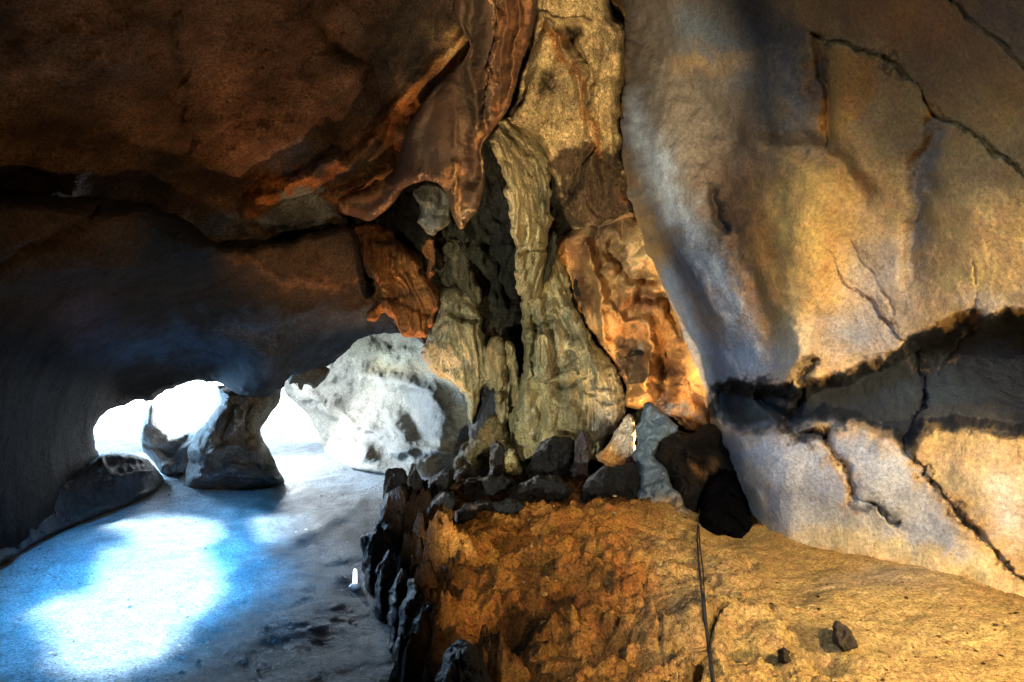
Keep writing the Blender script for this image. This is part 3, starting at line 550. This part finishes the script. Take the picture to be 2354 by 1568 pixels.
part('lower_flowstone', [(1262,585),(1280,575),(1300,600),(1308,640),(1322,700),(1352,760),(1380,790),(1405,830),(1430,870),(1440,920),(1432,965),(1400,1010),(1380,1060),(1300,1085),(1190,1085),(1165,1030),(1175,950),(1190,900),(1205,860),(1204,780),(1200,700),(1190,650),(1200,600),(1240,580)],
  [(1200,600,11.0),(1240,600,11.0),(1210,700,10.8),(1290,640,11.3),(1200,1000,10.8),(1300,900,10.5),(1430,920,11.0),(1300,1050,10.6)], 55, .7, (.42,.37,.19), column,
  layers=[('blob', 1300, 780, 60, 120, (.44,.43,.30), .7), ('blob', 1400, 940, 60, 90, (.32,.33,.30), .7), ('stroke', [(1235,930),(1235,1010)], 5, (.5,.52,.52), .8), ('stroke', [(1320,880),(1340,900),(1330,990)], 18, (.20,.19,.10), .6), ('blob', 1200, 1060, 60, 20, (.22,.2,.1), .7), ('blob', 1292, 898, 18, 16, (.06,.06,.04), .9), ('blob', 1234, 750, 20, 8, (.06,.06,.04), .9), ('stroke', [(1265,865),(1320,815)], 8, (.12,.11,.06), .7), ('blob', 1395, 980, 40, 30, (.40,.42,.44), .6)],  # near-black blobs paint shade into the hollows
  feats=[('line', [(1246,700),(1250,800),(1252,870)], 12, .2), ('line', [(1215,780),(1216,860)], 8, .14), ('line', [(1300,700),(1318,800),(1330,870)], 7, .14), ('line', [(1345,900),(1400,930),(1430,910)], 6, -.14), ('line', [(1255,770),(1230,765)], 5, -.2), ('line', [(1300,1000),(1350,1030),(1400,1010)], 6, -.15), ('line', [(1260,1035),(1330,1045),(1370,1030)], 6, -.15), ('line', [(1225,700),(1228,870)], 6, -.2), ('line', [(1206,890),(1240,870),(1300,885),(1350,880)], 7, -.2), ('bump', 1215, 950, 18, 70, .2), ('line', [(1237,890),(1237,1020)], 5, -.16), ('bump', 1265, 960, 20, 60, .2), ('line', [(1285,600),(1300,720),(1330,860)], 9, -.14), ('bump', 1292, 898, 18, 18, -.4), ('bump', 1234, 750, 20, 8, -.25), ('line', [(1270,860),(1320,820)], 8, -.2), ('bump', 1380, 890, 40, 8, -.15), ('line', [(1230,745),(1270,740)], 6, -.2), ('bump', 1330, 970, 30, 30, .16), ('line', [(1270,1000),(1310,985),(1340,1010)], 7, -.12)],
  cellamp=.16, cellsc=2.4, back=.8)
part('side_flowstone', [(1000,680),(1020,655),(1060,648),(1085,670),(1100,700),(1108,760),(1125,790),(1150,800),(1165,840),(1190,880),(1180,930),(1160,985),(1145,1000),(1138,960),(1128,900),(1112,880),(1100,940),(1082,985),(1078,940),(1060,900),(1030,870),(985,850),(965,805),(985,760),(1005,720)],
  [(1060,650,12.0),(1000,750,11.5),(1060,720,11.3),(1100,900,11.3),(1170,900,11.4)], 34, .5, (.42,.37,.20), column,
  layers=[('blob', 1010, 780, 30, 50, (.28,.27,.20), .7), ('blob', 1080, 735, 18, 10, (.05,.05,.04), .8), ('blob', 1030, 840, 50, 20, (.38,.38,.34), .5)],
  feats=[('line', [(1040,720),(1065,735),(1088,738)], 8, -.35), ('line', [(1000,760),(1020,740)], 5, -.15), ('bump', 1060, 650, 40, 10, -.3), ('bump', 1040, 690, 24, 30, .15), ('line', [(1100,760),(1105,860)], 6, -.12), ('bump', 1035, 800, 40, 40, .15)], cellamp=.05, cellsc=2.6)
part('grey_bulb', [(953,440),(968,420),(990,416),(1015,424),(1034,450),(1036,490),(1022,522),(1000,545),(980,535),(966,505),(956,470)], 10.7, 36, .35, (.17,.17,.13), column, M_wall, flute=.0, layers=[('stroke', [(953,440),(966,505)], 3, (.3,.28,.2), .6)])
part('rusty_flowstone', [(805,520),(830,508),(875,520),(915,545),(945,585),(965,600),(985,640),(1008,680),(1006,715),(990,752),(985,778),(950,782),(925,765),(905,735),(880,720),(862,735),(842,732),(852,700),(858,655),(835,620),(815,570)],
  [(830,540,11.8),(900,650,11.5),(990,720,11.4)], 34, .45, (.40,.16,.045), column,
  layers=[('blob', 915, 690, 60, 12, (.04,.02,.015), .9), ('blob', 905, 560, 26, 40, (.03,.02,.015), .8), ('blob', 835, 560, 22, 60, (.14,.08,.04), .8), ('blob', 930, 640, 26, 36, (.50,.22,.06), .8), ('blob', 985, 740, 14, 30, (.46,.20,.06), .7)],
  feats=[('line', [(870,680),(930,690),(990,720)], 9, -.2), ('line', [(912,620),(915,760)], 6, -.14), ('bump', 935, 640, 24, 40, .16), ('bump', 870, 600, 20, 60, .14), ('bump', 960, 750, 20, 26, .12)])
amber = part('amber_flowstone', [(1268,560),(1300,530),(1340,500),(1400,470),(1475,478),(1520,560),(1570,660),(1640,820),(1660,940),(1640,1000),(1570,985),(1500,935),(1470,945),(1440,930),(1436,880),(1405,830),(1380,790),(1350,760),(1322,700),(1305,640)],
  [(1300,560,11.3),(1460,500,10.9),(1350,700,11.2),(1500,700,10.6),(1600,850,10.3),(1460,900,10.9)], 45, .6, (.46,.24,.08), column, M_wall, flute=.0,
  layers=[('blob', 1380, 520, 110, 46, (.035,.02,.012), .95), ('blob', 1345, 660, 34, 80, (.08,.035,.014), .9), ('stroke', [(1325,560),(1335,660),(1325,720)], 20, (.16,.07,.03), .85), ('blob', 1460, 600, 70, 60, (.66,.44,.20), .8), ('poly', [(1400,770),(1440,750),(1485,765),(1490,850),(1470,885),(1440,890),(1420,860)], 12, (.05,.04,.03), .85),  # dark patches paint shadows, the pale blob a lit spot
    ('blob', 1535, 860, 42, 100, (.05,.022,.010), .92), ('blob', 1470, 700, 46, 22, (.14,.055,.02), .8), ('blob', 1430, 590, 26, 16, (.12,.05,.02), .8), ('stroke', [(1500,560),(1540,680),(1600,830)], 22, (.66,.40,.14), .6), ('blob', 1470, 700, 40, 26, (.36,.15,.05), .7), ('blob', 1495, 800, 6, 26, (.5,.5,.48), .7), ('blob', 1560, 945, 40, 14, (.16,.2,.24), .8), ('blob', 1350, 740, 30, 30, (.62,.42,.18), .7), ('stroke', [(1440,640),(1480,655),(1500,620)], 10, (.30,.13,.05), .7)],  # lower right darkened as painted shadow too
  feats=[('line', [(1345,560),(1370,640),(1385,740),(1390,780)], 9, .4), ('bump', 1455, 815, 32, 55, -.75), ('line', [(1395,700),(1430,740),(1490,740),(1500,800),(1480,880)], 10, .4), ('bump', 1475, 590, 40, 50, .45), ('line', [(1400,560),(1440,640),(1500,640)], 12, -.4), ('line', [(1480,680),(1530,690),(1560,760)], 10, -.35), ('bump', 1530, 850, 24, 90, -.65), ('line', [(1500,560),(1550,680),(1610,850)], 16, .2), ('bump', 1430, 690, 26, 24, .25), ('bump', 1330, 650, 20, 70, -.3), ('line', [(1430,880),(1470,880),(1490,860)], 6, .2)],
  cellamp=.22, cellsc=1.7, ridged=.05, fb=(.10, 1.4, 6), stretch=(1,1,.8), back=.7)
part('thin_flute', [(1230,770),(1258,768),(1262,800),(1266,850),(1268,876),(1236,878),(1230,830)], 10.25, 16, .14, (.46,.39,.21), column, flsc=14, rag=2)

part('hanging_flute', [(1116,795),(1134,770),(1158,788),(1170,830),(1164,870),(1156,900),(1150,936),(1142,924),(1136,890),(1128,850),(1118,825)], 11.0, 20, .25, (.40,.33,.17), column, flsc=14)
part('hanging_flute', [(1160,785),(1178,796),(1194,850),(1198,905),(1186,940),(1176,905),(1168,860)], 11.05, 16, .2, (.34,.28,.14), column, flsc=14)
part('hanging_flute', [(1020,560),(1050,540),(1078,580),(1100,640),(1112,700),(1100,720),(1080,690),(1050,650),(1030,610)], 11.6, 26, .3, (.12,.105,.055), column)
part('hanging_flute', [(970,570),(990,548),(1006,580),(1002,620),(990,650),(980,615)], 11.2, 14, .2, (.36,.15,.05), column)
part('hanging_flute', [(1246,600),(1262,560),(1272,520),(1284,560),(1272,610),(1258,650),(1244,680)], 10.7, 12, .15, (.05,.05,.03), column)
part('foot_rock', [(1074,990),(1108,930),(1130,868),(1148,896),(1156,960),(1150,1010),(1110,1020),(1080,1035)], 11.5, 26, .3, (.05,.06,.08), column, M_black)
curtain = empty('dripstone_curtain', (0, 0, 0), 'great brown pleated stone curtain with pale rim hanging to two points', 'dripstone curtain')
part('drapery', [(1045,-300),(1048,-40),(1040,30),(1060,70),(1082,100),(1074,130),(1030,170),(985,215),(945,270),(925,320),(910,385),(870,425),(800,448),(768,462),(785,492),(820,500),(850,510),(880,490),(905,468),(930,432),(958,416),(985,414),(1012,424),(1030,446),(1034,478),(1046,510),(1062,530),(1090,495),(1108,458),(1116,420),(1112,372),(1106,348),
   (1112,326),(1140,292),(1172,250),(1182,205),(1200,140),(1222,80),(1236,20),(1240,-300)],
  [(1050,0,9.9),(1230,0,9.6),(1000,300,9.6),(1110,420,9.3),(1180,200,9.5),(800,470,11.2),(1150,-200,9.0),(1060,500,9.3)], 36, .38, (.10,.055,.030), curtain, M_wall,
  layers=[('stroke', [(1150,-40),(1130,100),(1120,220),(1112,330)], 4, (.50,.30,.13), .9), ('stroke', [(1210,-40),(1190,100),(1180,220),(1150,270),(1110,330)], 8, (.30,.13,.045), .9), ('stroke', [(1180,-40),(1160,140),(1140,260)], 16, (.18,.08,.03), .8), ('stroke', [(1090,-40),(1085,120),(1090,280)], 18, (.07,.05,.03), .8), ('blob', 980, 330, 40, 70, (.08,.06,.045), .8),
    ('stroke', [(1040,400),(1046,460),(1060,520)], 9, (.52,.25,.08), .85), ('stroke', [(1062,528),(1095,490),(1114,430),(1110,370)], 4, (.60,.38,.18), .8), ('stroke', [(850,510),(905,468),(930,432),(985,414),(1030,446)], 4, (.58,.38,.2), .9), ('stroke', [(775,475),(830,450),(890,425)], 14, (.60,.27,.07), .9), ('blob', 850, 485, 60, 14, (.22,.09,.035), .7), ('blob', 1085, 430, 20, 50, (.10,.06,.03), .8)],
  feats=[('line', [(1090,-100),(1085,120),(1095,300),(1085,420)], 15, -.34), ('line', [(1150,-100),(1132,100),(1120,220),(1112,330)], 6, .30), ('line', [(1205,-100),(1190,100),(1178,220)], 9, .25), ('line', [(1172,-100),(1160,100),(1145,250)], 10, -.15), ('line', [(1044,380),(1050,460),(1060,525)], 8, .15), ('line', [(1000,200),(970,320),(985,400)], 20, -.14), ('line', [(1040,200),(1045,330)], 14, .12)],
  flute=.06, flsc=2.2, stretch=(1, 1, .2), fb=(.03, 1.5, 4), ridged=.0, rag=2, cellamp=0, cvar=.15, back=.15)

# ------------------------------------------------------------------ loose stones and stalagmites
RIMG = 'black stalagmites and dark stones along the ledge rim'
def stone(name, label, cat, poly, d, base, m=None, group=None, T=None, **k):
    pa = np.array(poly); wpx = min(np.ptp(pa[:, 0]), np.ptp(pa[:, 1]))
    k.setdefault('step', 1.8); k.setdefault('rag', 6.5); k.setdefault('fb', (.05, 3.6, 6)); k.setdefault('ridged', .085); k.setdefault('warp', 4); k.setdefault('cwarp', 8)
    dm = float(np.mean([x[2] for x in d])) if isinstance(d, list) else d
    T = T or wpx * .42 / F * dm; Rf = k.pop('Rf', .30)
    k.setdefault('cellamp', .35 * T); k.setdefault('cellsc', 3.0)
    o = body(name, poly, d if isinstance(d, list) else [(0, 0, d)], wpx * Rf, T, m or M_black, base, **k)
    return tag(o, label, cat, group)
B1 = (.009, .009, .011); B2 = (.02, .016, .014)
stone('white_stone', 'glowing white and orange pointed stone lit from below beside the slate slab', 'stone', [(1374,1056),(1388,1030),(1410,1000),(1432,970),(1446,950),(1458,958),(1462,1000),(1464,1040),(1456,1066),(1436,1085),(1400,1075)], 9.6, (.72,.62,.48), M_drip, Rf=.16, T=.12,
      layers=[('poly', [(1370,1030),(1470,1056),(1470,1100),(1370,1100)], 12, (.50,.20,.04), .9), ('blob', 1395, 1040, 20, 30, (.6,.3,.08), .7)])
stone('grey_slab', 'upright blue-grey slab leaning at the mouth of the dark passage', 'rock slab', [(1456,1010),(1472,955),(1492,920),(1518,942),(1540,964),(1560,984),(1534,1006),(1514,1026),(1512,1050),(1534,1085),(1562,1135),(1600,1196),(1540,1215),(1468,1210),(1464,1140),(1460,1060)],
      [(1500,950,9.3),(1480,1190,8.3),(1560,1190,8.1)], (.09,.125,.16), M_wall, layers=[('blob', 1530, 1170, 60, 24, (.46,.28,.10), .8)], step=1.8, Rf=.12, T=.18, ridged=.08, fb=(.06,2.5,6))
stone('brown_boulder', 'big dark brown angular rock jutting over the black passage', 'boulder', [(1500,1014),(1512,994),(1545,986),(1575,1000),(1640,972),(1700,1000),(1712,1110),(1690,1150),(1640,1118),(1612,1150),(1606,1198),(1572,1176),(1535,1112),(1502,1056)] if True else [(1500,1010),(1530,985),(1580,968),(1630,975),(1660,1030),(1662,1060),(1640,1100),(1612,1120),(1600,1200),(1570,1190),(1530,1120),(1500,1060)],
      [(1500,1000,9.1),(1650,1000,8.9),(1590,1190,8.2)], (.014,.010,.007), M_rough, layers=[('stroke', [(1590,1070),(1620,1090),(1640,1060)], 10, (.25,.13,.04), .8)], step=2.0, Rf=.14, T=.3, ridged=.12, fb=(.10,1.8,6), feats=[('line', [(1580,1040),(1620,1060),(1640,1090)], 8, .12), ('bump', 1630, 1120, 30, 30, -.2)])
stone('shadow_wedge', 'black wedge added as the shadowed gap at the wall foot behind the cable', 'rock', [(1640,1075),(1672,1060),(1700,1090),(1735,1240),(1604,1222),(1612,1140)], [(1620,1080,8.4),(1720,1220,7.3),(1606,1206,7.4)], (.002,.002,.003), M_void)  # solid black block added in place of the passage's shadow
stone('khaki_boulder', 'tall khaki boulder left of the short black stub', 'boulder', [(1036,1082),(1044,1050),(1075,1010),(1100,975),(1130,952),(1158,955),(1172,1000),(1176,1050),(1160,1090),(1100,1100)], 11.2, (.20,.165,.08), M_rough, layers=[('stroke', [(1050,1060),(1060,1040),(1100,985)], 3, (.5,.5,.45), .7), ('blob', 1120, 990, 18, 20, (.30,.2,.08), .7)],
      feats=[('line', [(1058,1090),(1062,1040),(1085,1015)], 5, -.15)])
stone('pale_boulder', 'small pale khaki stone between the black stub and the big black stalagmite', 'boulder', [(1150,1092),(1152,1055),(1168,1034),(1185,1036),(1198,1060),(1204,1090),(1180,1100)], 10.3, (.42,.38,.2), M_rough)
stones = [
 ('flat topped black stone at the far corner of the rim', [(876,1160),(878,1112),(888,1086),(918,1077),(938,1084),(938,1120),(926,1170),(895,1190)], 10.3, B1),
 ('sharp black spike beside the flat topped corner stone', [(934,1130),(938,1090),(952,1060),(964,1082),(972,1108),(988,1140),(978,1180),(944,1180)], 10.1, B1),
 ('slanting black stone just behind the knobbly one', [(975,1140),(984,1104),(1008,1086),(1038,1080),(1038,1104),(1022,1140),(990,1156)], 10.2, B1),
 ('low black hump in front of the tall khaki boulder', [(1034,1122),(1046,1088),(1074,1070),(1096,1080),(1104,1112),(1070,1128)], 10.3, B1),
 ('round knobbly black stone on the corner of the ledge', [(984,1186),(988,1152),(1008,1134),(1040,1128),(1054,1148),(1048,1182),(1012,1200)], 9.2, B1),
 ('short black stub standing against the khaki stones', [(1120,1104),(1128,1062),(1126,1026),(1144,1016),(1160,1034),(1156,1064),(1164,1104)], 10.2, B2),
 ('broad black stalagmite in front of the column foot', [(1196,1120),(1212,1078),(1234,1040),(1244,1012),(1288,1004),(1316,1009),(1320,1028),(1304,1062),(1296,1124),(1240,1130)], 9.8, B1),
 ('slim pale-streaked stalagmite next to the broad black one', [(1308,1116),(1316,1056),(1322,1012),(1331,985),(1340,980),(1352,996),(1357,1024),(1354,1064),(1360,1116)], 9.75, (.07,.06,.07)),
 ('low black lump leading from the knobbly stone to the stub', [(1050,1140),(1070,1106),(1120,1090),(1170,1096),(1190,1120),(1140,1150),(1080,1160)], 9.6, B1),
 ('long black hump under the broad black stalagmite', [(1150,1150),(1180,1112),(1230,1092),(1300,1098),(1330,1130),(1290,1165),(1190,1172)], 9.2, B1),
 ('black lump below the glowing white stone', [(1320,1150),(1340,1110),(1380,1066),(1420,1072),(1462,1064),(1470,1130),(1468,1172),(1390,1168),(1330,1170)], 9.1, B1),
 ('ridged black stone bank facing the viewer on the corner', [(1040,1200),(1050,1168),(1120,1150),(1180,1150),(1220,1170),(1160,1195),(1090,1212)], 8.6, B1),
 ('large rust-brown leaning stone on the outer rim', [(862,1250),(860,1196),(882,1150),(906,1120),(928,1114),(956,1150),(988,1200),(982,1262),(946,1296),(900,1270)], 8.6, (.045,.028,.022)),
 ('jagged black crag at the outermost bulge of the rim', [(830,1244),(848,1226),(868,1190),(886,1240),(902,1330),(880,1400),(858,1410),(842,1380),(836,1300)], 8.2, B1),
 ('rusty stone wedged under the large leaning stone', [(925,1330),(930,1280),(950,1250),(975,1258),(985,1300),(970,1350),(945,1370)], 7.6, (.26,.12,.04)),
 ('narrow black flute below the jagged crag', [(866,1470),(858,1400),(862,1330),(880,1268),(900,1262),(912,1300),(902,1380),(892,1460)], 7.4, B1),
 ('black flute with a pale edge line in the rim row', [(896,1520),(892,1440),(900,1350),(920,1302),(940,1318),(938,1400),(940,1490),(925,1550)], 6.7, B1),
 ('thick black flute with a flat broken top', [(908,1640),(908,1490),(918,1400),(935,1345),(962,1314),(990,1318),(1004,1362),(994,1450),(985,1560),(975,1650)], 6.0, B1),
 ('nearest tall black flute with hooked top', [(948,1700),(944,1500),(956,1410),(978,1378),(1004,1384),(1014,1440),(1016,1560),(1010,1700)], 5.6, B1),
 ('black fluted stone at the lower end of the rim', [(990,1720),(1000,1580),(1016,1508),(1046,1474),(1082,1472),(1112,1508),(1130,1580),(1140,1720)], 4.35, B1),
 ('small black stone at the floor edge under the flutes', [(850,1560),(856,1500),(878,1470),(900,1490),(908,1560),(900,1640),(866,1640)], 6.9, (.10,.11,.13)),
]
for lab, poly, d, b in stones:
    pa = np.array(poly); dz = 2 * F / (pa[:, 1].max() - 22 - CV)
    if any(w_ in lab for w_ in ('lump', 'hump', 'bank', 'knobbly', 'slanting', 'stub', 'broad', 'slim')): d = min(d, dz)
    elif any(w_ in lab for w_ in ('corner', 'spike')): d = min(d, max(dz, 8.9))
    stone('stalagmite' if np.ptp(pa[:, 1]) > np.ptp(pa[:, 0]) else 'rim_stone', lab, 'stalagmite' if np.ptp(pa[:, 1]) > np.ptp(pa[:, 0]) else 'stone', poly, d, b, flute=.03 if np.ptp(pa[:, 1]) > 120 else .0, flsc=7, feats=[('line', [(pa[:, 0].mean() - 6, pa[:, 1].min()), (pa[:, 0].mean() - 10, pa[:, 1].max())], 4, .05)], layers=[('stroke', [(pa[0, 0] + 6, pa[0, 1]), (pa[0, 0] + 8, (pa[0, 1] + pa[:, 1].min()) / 2), (pa[:, 0].mean(), pa[:, 1].min() + 6)], 2.5, (.22, .22, .24), .8)])  # pale stroke paints a sky-lit edge on each stone
LG = 'small dark stone teeth on the sunny ledge'
stone('stone_tooth', 'dark leaning stone tooth standing alone on the golden ledge', 'stone', [(1916,1488),(1912,1446),(1922,1428),(1938,1432),(1958,1456),(1984,1492),(1945,1500)], 4.55, (.06,.045,.03), group=None)
stone('stone_tooth', 'small pointed dark stone nearest the crack in the ledge', 'stone', [(1786,1520),(1794,1490),(1802,1480),(1816,1500),(1830,1524),(1806,1532)], 4.3, (.05,.035,.025), group=None)

# ------------------------------------------------------------------ cables on the ledge, and the small white tube on the floor
def cable(pts, r, label, m):
    cu = bpy.data.curves.new('power_cable', 'CURVE'); cu.dimensions = '3D'; cu.bevel_depth = r; cu.bevel_resolution = 3
    sp = cu.splines.new('POLY'); sp.points.add(len(pts) - 1)
    for b, p in zip(sp.points, pts): b.co = (*p, 1)
    o = bpy.data.objects.new('cable_curve', cu); S.collection.objects.link(o)
    dg = bpy.context.evaluated_depsgraph_get(); me = bpy.data.meshes.new_from_object(o.evaluated_get(dg)); bpy.data.objects.remove(o)
    me.materials.clear(); me.materials.append(m); o = bpy.data.objects.new('power_cable', me); S.collection.objects.link(o)
    return tag(o, label, 'cable')
mc = bpy.data.materials.new('black_rubber'); mc.use_nodes = True; mc.node_tree.nodes['Principled BSDF'].inputs['Base Color'].default_value = (.004, .004, .004, 1); mc.node_tree.nodes['Principled BSDF'].inputs['Roughness'].default_value = .9
def on_ledge(u, v, lift):
    y = np.linspace(2.5, 9.5, 1400); x = (u - CU) / F * y; zr = CH - (v - CV) / F * y
    k = int(np.argmax(zr < ledge_z(x, y) + lift))
    return (x[k], y[k], float(zr[k]))
def laid(pts):
    return sorted(pts, key=lambda p: -p[1])
def along(pts):
    pts = np.array(pts, float); vs = np.arange(pts[0, 1], pts[-1, 1], 12.0); return list(zip(np.interp(vs, pts[:, 1], pts[:, 0]), vs))
cable(laid([on_ledge(u, v, .03) for u, v in along([(1604,1206),(1603,1240),(1606,1290),(1612,1350),(1620,1420),(1628,1490),(1640,1570),(1650,1700)])]), .009, 'thin black cable running down the golden ledge from the dark passage', mc)
cable(laid([on_ledge(u, v, .03) for u, v in along([(1607,1210),(1609,1260),(1616,1310),(1619,1370),(1624,1430),(1632,1490),(1641,1560),(1656,1700)])]), .006, 'finer black cord lying alongside the thicker cable on the ledge', mc)

def tube_lamp():
    e = empty('tube_lamp', (0, 0, 0), 'small white upright tube light on the floor outside the black rim', 'lamp')
    y = CH * F / (1349 - CV); x = (816 - CU) / F * y; e.location = (x, y, .02)
    def lathe(name, prof, m):
        n = 16; v = [(r * math.cos(a), r * math.sin(a), z) for r, z in prof for a in np.linspace(0, 2 * np.pi, n, endpoint=False)]
        f = [(i * n + j, i * n + (j + 1) % n, (i + 1) * n + (j + 1) % n, (i + 1) * n + j) for i in range(len(prof) - 1) for j in range(n)]
        return mesh(name, np.array(v), np.array(f), None, m, e)
    mw = bpy.data.materials.new('lit_tube'); mw.use_nodes = True; b = mw.node_tree.nodes['Principled BSDF']; b.inputs['Base Color'].default_value = (.8, .8, .8, 1); b.inputs['Emission Color'].default_value = (.8, .9, 1, 1); b.inputs['Emission Strength'].default_value = 1.2
    mb = bpy.data.materials.new('white_base'); mb.use_nodes = True; mb.node_tree.nodes['Principled BSDF'].inputs['Base Color'].default_value = (.5, .5, .5, 1)
    lathe('tube', [(.001, .02), (.022, .02), (.024, .05), (.022, .17), (.015, .19), (.001, .2)], mw)
    lathe('base', [(.001, -.04), (.07, -.04), (.075, -.01), (.05, .01), (.03, .03), (.001, .03)], mb)
tube_lamp()

# ------------------------------------------------------------------ grit and pebbles
def grit(name, n, place, col, m, seed, rmin, rmax):
    rng = np.random.default_rng(seed)
    th = np.linspace(0, 2 * np.pi, 7)[:-1]; base = [(0, 0, 1)] + [(math.cos(t) * .9, math.sin(t) * .9, .45) for t in th] + [(math.cos(t + .5), math.sin(t + .5), -.35) for t in th]
    base = np.array(base); fq = []
    for i in range(6):
        j = (i + 1) % 6; fq.append((0, 1 + i, 1 + j, 0)); fq.append((1 + i, 7 + i, 7 + j, 1 + j))
    tri = []; V = []; k = 0
    for x, y, z in place(rng, n):
        r = rmin * (rmax / rmin) ** (rng.random() ** 2.2); b = base * r * rng.uniform(.6, 1.3, 3) * (1 + .25 * rng.standard_normal((13, 1)))
        a = rng.uniform(0, 6.28); c_, s_ = math.cos(a), math.sin(a); b = np.stack([b[:, 0] * c_ - b[:, 1] * s_, b[:, 0] * s_ + b[:, 1] * c_, b[:, 2] * .7], -1)
        V.append(b + (x, y, z + r * .1)); tri += [tuple(i + k for i in f) for f in fq]; k += 13
    V = np.concatenate(V); me = bpy.data.meshes.new(name)
    me.from_pydata(V.tolist(), [], [tuple(dict.fromkeys(f)) for f in tri]); me.materials.append(m)
    a = me.attributes.new('Stone', 'FLOAT_COLOR', 'POINT'); cc = np.repeat(np.array(col)[rng.integers(0, len(col), len(V) // 13)], 13, 0)
    a.data.foreach_set('color', np.c_[cc, np.ones(len(V))].astype(np.float32).ravel())
    o = bpy.data.objects.new(name, me); S.collection.objects.link(o); return tag(o, kind='stuff')
def on_top(rng, n):
    y = 3.3 * np.exp(rng.random(n) * 1.1); x = rng.uniform(-.38, .95, n) * y; k = sdist(x, y, RIM) > .35; x, y = x[k], y[k]
    c = fbm(np.stack([x, y, 0 * x], -1) * 1.3, 3, 400) + .6 * sstep(2.5, 0, x); k = c > rng.uniform(-.4, 1.0, len(x)); x, y = x[k], y[k]
    return zip(x, y, ledge_z(x, y))
def on_floor(rng, n):
    y = 5.5 * np.exp(rng.random(n) * 1.0); x = rng.uniform(-.8, -.1, n) * y; k = sdist(x, y, RIM) < -.1; x, y = x[k], y[k]
    return zip(x, y, .05 * fbm(np.stack([x, y, 0 * x], -1) * np.array((.5, .5, 1)), 4, 200))
grit('pebbles', 5200, on_top, [(.45,.26,.09), (.30,.15,.05), (.10,.06,.03), (.55,.40,.2)], M_ledge, 5, .004, .024)
grit('gravel', 1200, on_floor, [(.30,.34,.38), (.12,.13,.15), (.42,.45,.48)], M_ground, 6, .006, .025)
